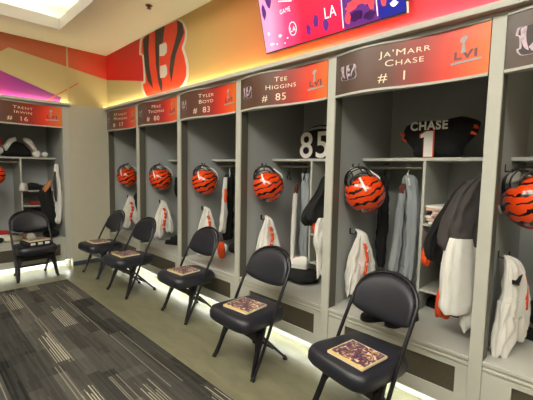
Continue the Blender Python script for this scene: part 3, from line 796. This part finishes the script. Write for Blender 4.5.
# number 1 locker: rod garments
o = thing('hanging_shirt', 'black garment on a hanger in the number 1 locker, left of the hoodie', 'clothing')
hanger(o, .56, .885, PI/2-1.2, w=.12)
cloth(MB(), [(1.40,.56,.885,.02,.02),(1.36,.56,.885,.085,.03),(1.20,.56,.888,.10,.036),(1.0,.56,.882,.09,.036),(.82,.56,.888,.075,.034),(.70,.56,.885,.06,.03),(.67,.56,.885,.05,.02)], .5, 7, .14, 41).build('cloth', M['black'], o, smooth=True)
o = thing('hoodie', 'light grey hoodie on a white hanger in the number 1 locker', 'clothing')
hanger(o, .56, .70, .55, w=.13, m='plastic_white')
mb = MB(); cloth(mb, [(1.41,.56,.69,.02,.025),(1.38,.56,.685,.06,.04),(1.3,.56,.675,.085,.045),(1.15,.56,.665,.095,.05),(.95,.56,.665,.10,.05),(.75,.56,.67,.105,.05),(.645,.56,.675,.10,.045),(.62,.56,.675,.08,.03)], .75, 7, .12, 44)
mb.build('cloth', M['grey'], o, smooth=True)
cloth(MB(), [(1.30,.485,.700,.018,.018),(1.15,.475,.705,.028,.028),(.95,.47,.715,.032,.03),(.72,.465,.73,.034,.03),(.66,.465,.735,.026,.02)], .3, 5, .10, 47).build('sleeve', M['grey'], o, smooth=True)
cloth(MB(), [(1.345,.495,.697,.010,.010),(1.32,.488,.699,.022,.018),(1.285,.48,.70,.022,.02),(1.27,.48,.70,.014,.014)], .3, 4, .08, 48).build('dark_collar', M['maroonc'], o, smooth=True)

# number 1 locker: coats hung at its right side
o = thing('jacket', 'dark grey jacket hanging at the right side of the number 1 locker', 'jacket')
cloth(MB(), [(1.42,.20,.135,.015,.015),(1.395,.20,.15,.05,.03),(1.33,.18,.17,.09,.045),(1.22,.15,.19,.118,.055),(1.10,.12,.205,.128,.06),(1.00,.11,.21,.125,.06),(.955,.115,.21,.10,.04)], 2.35, 8, .10, 51).build('cloth', M['dgrey'], o, smooth=True)
o.location = (.08, -.01, 0)
mb = MB().tube([(.285,.10,1.455),(.275,.115,1.40),(.262,.135,1.33)], .007, 8).build('strap', M['creamp'], o)
o = thing('jacket', 'black jacket behind the dark grey one in the number 1 locker', 'jacket')
cloth(MB(), [(1.38,.30,.20,.03,.03),(1.30,.29,.235,.06,.03),(1.15,.28,.30,.075,.034),(1.0,.27,.355,.08,.036),(.90,.26,.365,.065,.036),(.86,.26,.37,.045,.028)], 2.3, 7, .10, 54).build('cloth', M['black'], o, smooth=True)
cloth(MB(), [(.95,.25,.40,.028,.022),(.90,.245,.41,.032,.025),(.86,.24,.41,.030,.024),(.83,.24,.41,.02,.016)], 2.3, 5, .1, 57).build('orange_cuff', M['orange'], o, smooth=True)
o = thing('shirt', 'white long shirt hanging below the dark grey jacket, orange behind', 'shirt')
cloth(MB(), [(1.05,.165,.185,.08,.04),(.98,.165,.185,.10,.045),(.85,.165,.18,.115,.05),(.70,.165,.175,.12,.05),(.615,.16,.175,.12,.05),(.605,.16,.175,.10,.03)], 2.45, 6, .06, 61).build('cloth', M['white'], o, smooth=True)
cloth(MB(), [(.64,.205,.125,.055,.03),(.56,.205,.125,.06,.035),(.51,.205,.125,.055,.03),(.505,.205,.125,.045,.02)], 2.45, 5, .06, 62).build('sleeve', M['white'], o, smooth=True)
cloth(MB(), [(.70,.20,.265,.05,.025),(.60,.195,.27,.05,.03),(.545,.195,.27,.045,.03),(.535,.195,.27,.03,.02)], 2.45, 5, .08, 63).build('orange_hem', M['orange'], o, smooth=True)

# number 85 locker
o = thing('empty_hanger', 'empty dark hanger on the rod of the number 85 locker', 'hanger')
hanger(o, .56, 1.90, PI/2-.75, w=.17)
o = thing('hanging_shirt', 'pale grey shirt on a hanger in the number 85 locker', 'clothing')
hanger(o, .56, 1.69, .5, w=.12)
cloth(MB(), [(1.40,.56,1.69,.02,.03),(1.36,.56,1.68,.07,.04),(1.2,.56,1.67,.11,.05),(1.0,.56,1.66,.12,.05),(.75,.56,1.67,.115,.05),(.60,.56,1.67,.11,.05),(.58,.56,1.67,.09,.03)], .7, 7, .12, 71).build('cloth', M['grey'], o, smooth=True)
cloth(MB(), [(1.22,.46,1.725,.018,.016),(1.05,.455,1.73,.022,.02),(.80,.455,1.735,.024,.02),(.54,.46,1.74,.024,.02),(.52,.46,1.74,.016,.014)], .3, 5, .10, 72).build('white_sleeve', M['white'], o, smooth=True)
cloth(MB(), [(1.30,.47,1.715,.010,.010),(1.26,.465,1.72,.018,.017),(1.21,.46,1.725,.020,.018)], .3, 4, .08, 73).build('dark_collar', M['maroonc'], o, smooth=True)
o = thing('jacket', 'black hooded jacket hanging at the right side of the number 85 locker', 'jacket')
cloth(MB(), [(1.41,.24,1.175,.02,.02),(1.37,.23,1.185,.06,.05),(1.30,.22,1.20,.07,.06),(1.22,.20,1.215,.085,.06),(1.12,.17,1.245,.11,.065),(1.04,.15,1.26,.11,.06),(1.00,.16,1.26,.08,.04)], 2.3, 7, .14, 81).build('cloth', M['black'], o, smooth=True)
o = thing('shirt', 'white cloth with an orange edge below the black jacket, number 85 locker', 'shirt')
cloth(MB(), [(1.06,.15,1.165,.05,.03),(.98,.15,1.165,.07,.04),(.86,.15,1.165,.075,.045),(.78,.16,1.165,.06,.04),(.65,.165,1.165,.055,.035),(.59,.165,1.165,.05,.03)], 2.4, 6, .12, 82).build('cloth', M['white'], o, smooth=True)
cloth(MB(), [(1.04,.13,1.23,.015,.015),(.99,.125,1.235,.022,.02),(.96,.125,1.235,.020,.018),(.945,.125,1.235,.012,.01)], 2.4, 5, .1, 83).build('orange_edge', M['orange'], o, smooth=True)
o = tag(cloth(MB(), [(.66,.29,1.115,.03,.02),(.56,.29,1.115,.04,.025),(.45,.29,1.115,.035,.02),(.43,.29,1.115,.02,.02)], 2.2, 5, .1, 84).build('dark_strap', M['black'], smooth=True), 'narrow dark cloth hanging behind the post of the number 85 locker', 'clothing')

# number 83 locker
o = thing('jacket', 'black jacket with white and orange trim on the rod, number 83 locker', 'jacket')
hanger(o, .56, 2.83, .9, w=.17, m='plastic_white')
cloth(MB(), [(1.37,.58,2.85,.04,.03),(1.33,.58,2.86,.10,.05),(1.2,.575,2.865,.13,.06),(1.0,.57,2.87,.13,.06),(.8,.57,2.87,.12,.06),(.62,.57,2.87,.12,.05),(.60,.57,2.87,.09,.03)], 1.0, 7, .12, 91).build('cloth', M['black'], o, smooth=True)
cloth(MB(), [(1.33,.44,2.755,.02,.02),(1.15,.43,2.76,.035,.025),(.95,.43,2.77,.06,.03),(.78,.43,2.78,.075,.035),(.71,.43,2.79,.07,.03)], .8, 5, .14, 92).build('white_panel', M['white'], o, smooth=True)
cloth(MB(), [(1.20,.415,2.72,.012,.012),(1.13,.41,2.715,.016,.016),(1.05,.41,2.715,.014,.014)], .8, 5, .1, 93).build('orange_trim', M['orange'], o, smooth=True)
# number 80 and 17 lockers
tag(cloth(MB(), [(1.30,.50,3.87,.03,.03),(1.22,.50,3.87,.06,.04),(1.08,.50,3.865,.06,.04),(1.02,.50,3.865,.03,.02)], .6, 5, .12, 95).build('hanging_cloth', M['black'], smooth=True), 'dark cloth half hidden by the post of the number 80 locker', 'clothing')
tag(cloth(MB(), [(1.02,.42,4.93,.03,.03),(.96,.42,4.925,.07,.045),(.80,.42,4.92,.085,.05),(.68,.42,4.92,.07,.045),(.64,.42,4.92,.03,.02)], .3, 5, .08, 96).build('hanging_bag', M['black'], smooth=True), 'dark round bag hanging behind the white pants, number 17 locker', 'bag')

# left end locker garments (its right side)
o = thing('jersey', 'white and grey garment hanging at the right side of the left end locker', 'clothing')
cloth(MB(), [(1.45,-.63,5.24,.012,.012),(1.42,-.63,5.24,.03,.02),(1.33,-.635,5.24,.04,.022),(1.2,-.62,5.25,.065,.024),(1.0,-.62,5.25,.07,.028),(.85,-.62,5.24,.06,.026),(.66,-.635,5.22,.05,.026),(.60,-.635,5.22,.03,.02)], PI/2+.35, 7, .16, 101).build('cloth', M['white'], o, smooth=True)
MB().tube([(-.655,5.22,1.34),(-.67,5.19,1.20),(-.67,5.18,1.05),(-.66,5.19,.92)], [.012,.02,.02,.01], 8).build('grey_stripe', M['dgrey'], o, smooth=True)
o = thing('jacket', 'black jacket with tan collar hanging in the left end locker', 'jacket', (.0,.10,0))
cloth(MB(), [(1.16,-.74,5.17,.035,.03),(1.08,-.77,5.17,.07,.04),(1.0,-.77,5.17,.08,.045),(.85,-.745,5.17,.085,.05),(.70,-.72,5.17,.09,.05),(.60,-.715,5.17,.085,.045),(.58,-.715,5.17,.05,.03)], .1, 6, .10, 103).build('cloth', M['black'], o, smooth=True)
cloth(MB(), [(1.215,-.70,5.165,.02,.02),(1.16,-.735,5.155,.035,.03),(1.09,-.775,5.15,.04,.03),(1.06,-.79,5.15,.015,.015)], .1, 5, .08, 104).build('tan_collar', M['wood'], o, smooth=True)

# ------------------------------------------------------------------ jerseys standing on shelves
def flat_text(body, size, y, z, x, m, parent, sx=1, bold=.002, name='number', tilt=0):
    me = text_mesh(body, size, sx, bold, caps=False)
    for v in me.vertices:
        a, b_ = v.co.x, v.co.y
        v.co = (x, y-a, z+b_+tilt*a)
    return link_mesh(name, me, M[m], parent)
J = thing('jersey', 'black jersey with a white name over a single digit on the locker shelf', 'jersey', (0,0,1.536))
body = rnd_poly([(.66,.004),(.665,.06),(.70,.10),(.745,.14),(.75,.20),(.73,.245),(.64,.275),(.55,.268),(.50,.262),(.44,.272),(.34,.285),(.255,.255),(.225,.235),(.245,.155),(.30,.10),(.325,.06),(.325,.004)])
MB().pillow(body, 'x', .56, .15).build('jersey_body', M['black'], J, smooth=True)
for s, yy in ((1, .728), (-1, .262)):
    MB().prism(rnd_poly([(yy-.03,.155),(yy-.026,.175),(yy+.026,.195),(yy+.028,.170)]) if s > 0 else rnd_poly([(yy-.034,.185),(yy-.03,.21),(yy+.028,.235),(yy+.04,.21)]), 'x', .522, .53).build('sleeve_stripe', M['orange'], J)
    MB().prism(rnd_poly([(yy-.02,.115),(yy-.02,.13),(yy+.014,.155),(yy+.014,.14)]) if s > 0 else rnd_poly([(yy-.024,.145),(yy-.02,.165),(yy+.03,.185),(yy+.04,.165)]), 'x', .520, .53).build('sleeve_stripe', M['orange'], J)
flat_text('CHASE', .082, .535, .198, .480, 'white', J, .95, .003, 'lettering')
one = [(.56,.008),(.50,.008),(.50,.185),(.548,.185),(.585,.165),(.585,.140),(.56,.148)]
cx_ = .54; cz_ = .096
MB().prism([((p[0]-cx_)*1.22+cx_, max(.005, (p[1]-cz_)*1.07+cz_)) for p in one], 'x', .481, .4835).build('number_outline', M['orange'], J)
MB().prism(one, 'x', .479, .4809).build('number', M['white'], J)
J = thing('jersey', 'dark jersey with large white number 85 outlined in red on its shelf', 'jersey', (0,0,1.536))
body = rnd_poly([(1.76,.004),(1.74,.12),(1.745,.20),(1.70,.27),(1.60,.305),(1.50,.31),(1.40,.29),(1.30,.26),(1.26,.18),(1.29,.08),(1.29,.004)])
MB().pillow(body, 'x', .56, .13).build('jersey_body', M['black'], J, smooth=True)
MB().prism(rnd_poly([(1.68,.250),(1.60,.280),(1.50,.290),(1.40,.280),(1.40,.262),(1.50,.27),(1.60,.258)]), 'x', .505, .52).build('shoulder_print', M['grey'], J)
flat_text('85', .33, 1.545, .012, .4905, 'red', J, .98, .005)
flat_text('85', .33, 1.545, .012, .4885, 'white', J, .98, .003)
J = thing('shoulder_pads', 'black and white shoulder pads on the top shelf of the left end locker', 'shoulder pads', (.07,-.07,1.536))
MB().pillow(rnd_poly([(-1.30,.004),(-1.25,.12),(-1.17,.20),(-1.10,.215),(-1.02,.19),(-.95,.11),(-.92,.004)]), 'y', 5.62, .18).build('pad_body', M['black'], J, smooth=True)
MB().pillow(rnd_poly([(-1.24,.06),(-1.27,.14),(-1.20,.25),(-1.12,.27),(-1.11,.22),(-1.17,.18)]), 'y', 5.55, .1).build('white_flap', M['white'], J, smooth=True)
MB().pillow(rnd_poly([(-1.04,.22),(-1.03,.27),(-.95,.255),(-.90,.17),(-.87,.09),(-.92,.08),(-.97,.15)]), 'y', 5.55, .1).build('white_flap', M['white'], J, smooth=True)
for (cx, cz, r) in ((-.88, .05, .055), (-.775, .045, .042), (-1.31,.08,.05)):
    MB().pillow([(cx+r*math.cos(a*PI/6), cz+r*math.sin(a*PI/6)) for a in range(12)], 'y', 5.57, .07).build('pad_cup', M['white'], J, smooth=True)
MB().pillow(rnd_poly([(-1.36,.10),(-1.35,.22),(-1.28,.24),(-1.27,.14)]), 'y', 5.56, .06).build('red_patch', M['red'], J, smooth=True)

# ------------------------------------------------------------------ shoes and things lying about
def shoe_meshes(mu, ms):
    S = thing('shoe', 'x', 'shoe')
    secs = [(-.14,.018,.07,.0),(-.125,.034,.095,.0),(-.08,.038,.10,.0),(-.03,.036,.088,.0),(.03,.040,.062,.0),(.09,.046,.05,.0),(.13,.036,.042,.0),(.15,.014,.03,.0)]
    rs = []
    for x, w, h, _ in smooth_path(secs, 3):
        rs.append([(x, w*math.cos(a), .018+(h-.01)*max(0, math.sin(a))**.8) for a in [PI*k/14 for k in range(15)]])
    MB().rings(rs).build('upper', M[mu], S, smooth=True)
    rs = [[(x, w*1.08, .0),(x, w*1.08, .02),(x, -w*1.08, .02),(x, -w*1.08, 0)] for x, w, h, _ in smooth_path(secs, 3)]
    MB().rings(rs).build('sole', M[ms], S)
    mb = MB()
    for i in range(4): mb.tube([(-.02+.025*i,-.022,.092-.011*i),(-.02+.025*i,0,.1-.011*i),(-.02+.025*i,.022,.092-.011*i)], .003, 6)
    mb.build('laces', M[ms], S)
    return S
sb = shoe_meshes('black', 'rubber'); sw_ = shoe_meshes('white', 'plastic_white'); used = set()
def shoe(kind, loc, rz, label, tilt=0):
    src = sb if kind == 'b' else sw_
    o = src if kind not in used else copy_tree(src)
    used.add(kind); o.location = loc; o.rotation_euler = (tilt, 0, rz); o['label'] = label
    return o
zb = .4245
shoe('b', (.115,.635,zb), 2.5, 'black shoe on the bench behind the nearest chair, left of its pair')
shoe('b', (.165,.515,zb), 2.9, 'black shoe on the bench behind the nearest chair, right of its pair')
shoe('b', (.30,3.63,zb), 1.9, 'black shoe on the bench of the number 80 locker')
shoe('b', (.60,.53-.13,zb), 1.2, 'black shoe at the back of the number 1 locker under the cubbies')
shoe('w', (.33,2.84,zb), 2.6, 'white shoe on the bench of the number 83 locker, nearer its front')
shoe('w', (.45,2.94,zb), 2.2, 'white shoe on the bench of the number 83 locker, farther back')
shoe('w', (.33,1.62,zb+.12), 1.9, 'white shoe lying on the black bag in the number 85 locker')
shoe('b', (.52,-.20,zb), 1.2, 'black shoe on the bench of the nearest locker at the right edge')
shoe('b', (.40,3.76,zb), 1.4, 'second black shoe farther back in the number 80 locker')
shoe('b', (-.80,5.50,1.071), 0.2, 'black shoe in the upper cubby of the left end locker')
shoe('w', (-.955,5.50,1.071), 1.0, 'white shoe in the upper cubby of the left end locker')

def soft(name, label, cat, poly, z0, h, m, rough=.004):
    o = MB().pillow(rnd_poly(poly), 'z', z0+h/2, h, rough).build(name, M[m], smooth=True); return tag(o, label, cat)
soft('duffel_bag', 'black bag lying on the bench of the number 85 locker', 'bag', [(.20,1.44),(.24,1.70),(.40,1.78),(.52,1.70),(.50,1.46),(.34,1.36)], .425, .11, 'black')
soft('folded_cloth', 'orange cloth behind the chair back in the number 85 locker', 'cloth', [(.60,1.62),(.58,1.95),(.82,1.95),(.84,1.62)], .425, .12, 'orange')
soft('folded_cloth', 'crumpled white cloth behind the chair in the number 83 locker', 'cloth', [(.16,2.86),(.18,2.97),(.30,2.98),(.28,2.84)], .425, .05, 'white')
soft('bag', 'black bag on the bench of the number 83 locker', 'bag', [(.50,2.66),(.50,2.80),(.76,2.80),(.76,2.62)], .425, .13, 'black')
tag(cloth(MB(), [(.60,.34,2.70,.03,.03),(.54,.33,2.69,.045,.04),(.46,.33,2.68,.04,.035),(.428,.33,2.68,.03,.03)], .8, 5, .1, 111).build('orange_cloth', M['orange'], smooth=True), 'small orange cloth standing on the bench of the number 83 locker', 'cloth')
soft('bag', 'black bag on the bench deep in the nearest locker', 'bag', [(.44,-.12),(.70,-.06),(.84,-.20),(.70,-.40),(.46,-.36)], .51, .13, 'black')
tag(cloth(MB(), [(1.38,.62,-.28,.04,.03),(1.3,.62,-.28,.13,.05),(1.0,.62,-.29,.15,.06),(.75,.62,-.28,.13,.05),(.70,.62,-.28,.08,.03)], .6, 6, .1, 112).build('dark_garment', M['black'], smooth=True), 'dark garment hanging behind the white pants at the right edge', 'clothing')
tag(cloth(MB(), [(.66,.60,.17,.05,.04),(.60,.60,.17,.10,.05),(.50,.60,.17,.11,.05),(.43,.60,.17,.08,.04)], .6, 6, .1, 113).build('dark_cloth', M['black'], smooth=True), 'dark cloth standing at the back of the number 1 locker', 'cloth')
# number 1 locker cubbies: pinkish folded papers, orange cloths
z = 1.0705
for i in range(7):
    o = MB().box(-.13, .13, -.075, .075, 0, .018, .004).build('folded_towel', M['pink'] if i % 2 else M['white'], loc=(.58+random.uniform(-.012,.012), .425+random.uniform(-.015,.015), z), rot=(0,0,random.uniform(-.25,.25)))
    tag(o, 'thin pink or white folded towel in the pile in the number 1 locker cubby', 'towel', 'pile of thin folded towels'); z += .0185
z = .8555
soft('folded_shirt', 'orange folded shirt in the middle cubby of the number 1 locker', 'clothing', [(.46,.36),(.46,.51),(.70,.515),(.72,.34)], .8555, .05, 'orange')
soft('folded_shirt', 'white folded shirt on the orange one in the middle cubby', 'clothing', [(.50,.38),(.50,.48),(.66,.48),(.66,.38)], .906, .03, 'white')
# left end locker cubbies and bench
soft('folded_shirt', 'red folded cloth in the middle cubby of the left end locker', 'cloth', [(-.92,5.48),(-.70,5.48),(-.70,5.70),(-.90,5.70)], .856, .04, 'red')
soft('folded_shirt', 'red cloth in the lower cubby of the left end locker', 'cloth', [(-.84,5.48),(-.70,5.48),(-.70,5.70),(-.84,5.70)], .593, .11, 'red')
BL = [('white', (-1.30,5.30), .16, 'white crumpled clothes on the bench of the left end locker'), ('creamp', (-1.20,5.17), .13, 'cream booklet pile on the bench front of the left end locker'),
      ('red', (-1.27,5.44), .12, 'red cloth at the back of the bench, left end locker'), ('black', (-1.37,5.12), .10, 'black case at the left edge on the locker bench'),
      ('pink', (-1.02,5.28), .10, 'pinkish cloth on the bench behind the left chair'), ('dgrey', (-1.16,5.36), .09, 'dark strap coiled on the left end bench')]
for m, (cx, cy), r, lab in BL:
    pl_ = [(cx+r*(.8+.2*math.sin(3*a+cx*9))*math.cos(a), cy+r*.62*(.85+.15*math.cos(2*a+cy))*math.sin(a)) for a in [2*PI*k/10 for k in range(10)]]
    soft('folded_cloth' if m not in ('black',) else 'small_case', lab, 'cloth' if m != 'black' else 'case', pl_, .4255, .07 if m != 'red' else .11, m)
soft('baseball_cap', 'black cap lying on the bench at the right of the left end locker', 'cap', [(-.86,5.14),(-.80,5.24),(-.70,5.26),(-.635,5.18),(-.66,5.08),(-.78,5.06)], .4255, .10, 'black')
cp_ = thing('grey_cap', 'grey cap sitting on top of the pile on the left end chair', 'cap', (-1.055,4.805,.503))
rs = []
for k in range(8):
    a = PI/2*k/7; rs.append([(.055*math.cos(a)*math.cos(t*PI/10)+1e-4*t, .055*math.cos(a)*math.sin(t*PI/10), .065*math.sin(a)) for t in range(20)])
rs[-1] = [(.002*math.cos(t*PI/10), .002*math.sin(t*PI/10), .065) for t in range(20)]
MB().rings(rs).build('crown', M['bottle'], cp_, smooth=True)
MB().prism(rnd_poly([(-.05,-.01),(-.045,-.075),(0,-.10),(.045,-.075),(.05,-.01)]), 'z', .0, .006).build('visor', M['bottle'], cp_)

# ------------------------------------------------------------------ world and view
w = bpy.data.worlds.new('world'); sc.world = w; w.use_nodes = True
w.node_tree.nodes['Background'].inputs[0].default_value = (.6, .6, .55, 1); w.node_tree.nodes['Background'].inputs[1].default_value = .2
sc.view_settings.view_transform = 'Standard'; sc.view_settings.look = 'None'; sc.view_settings.gamma = 1
sc.view_settings.use_curve_mapping = False; sc.view_settings.exposure = 0.15
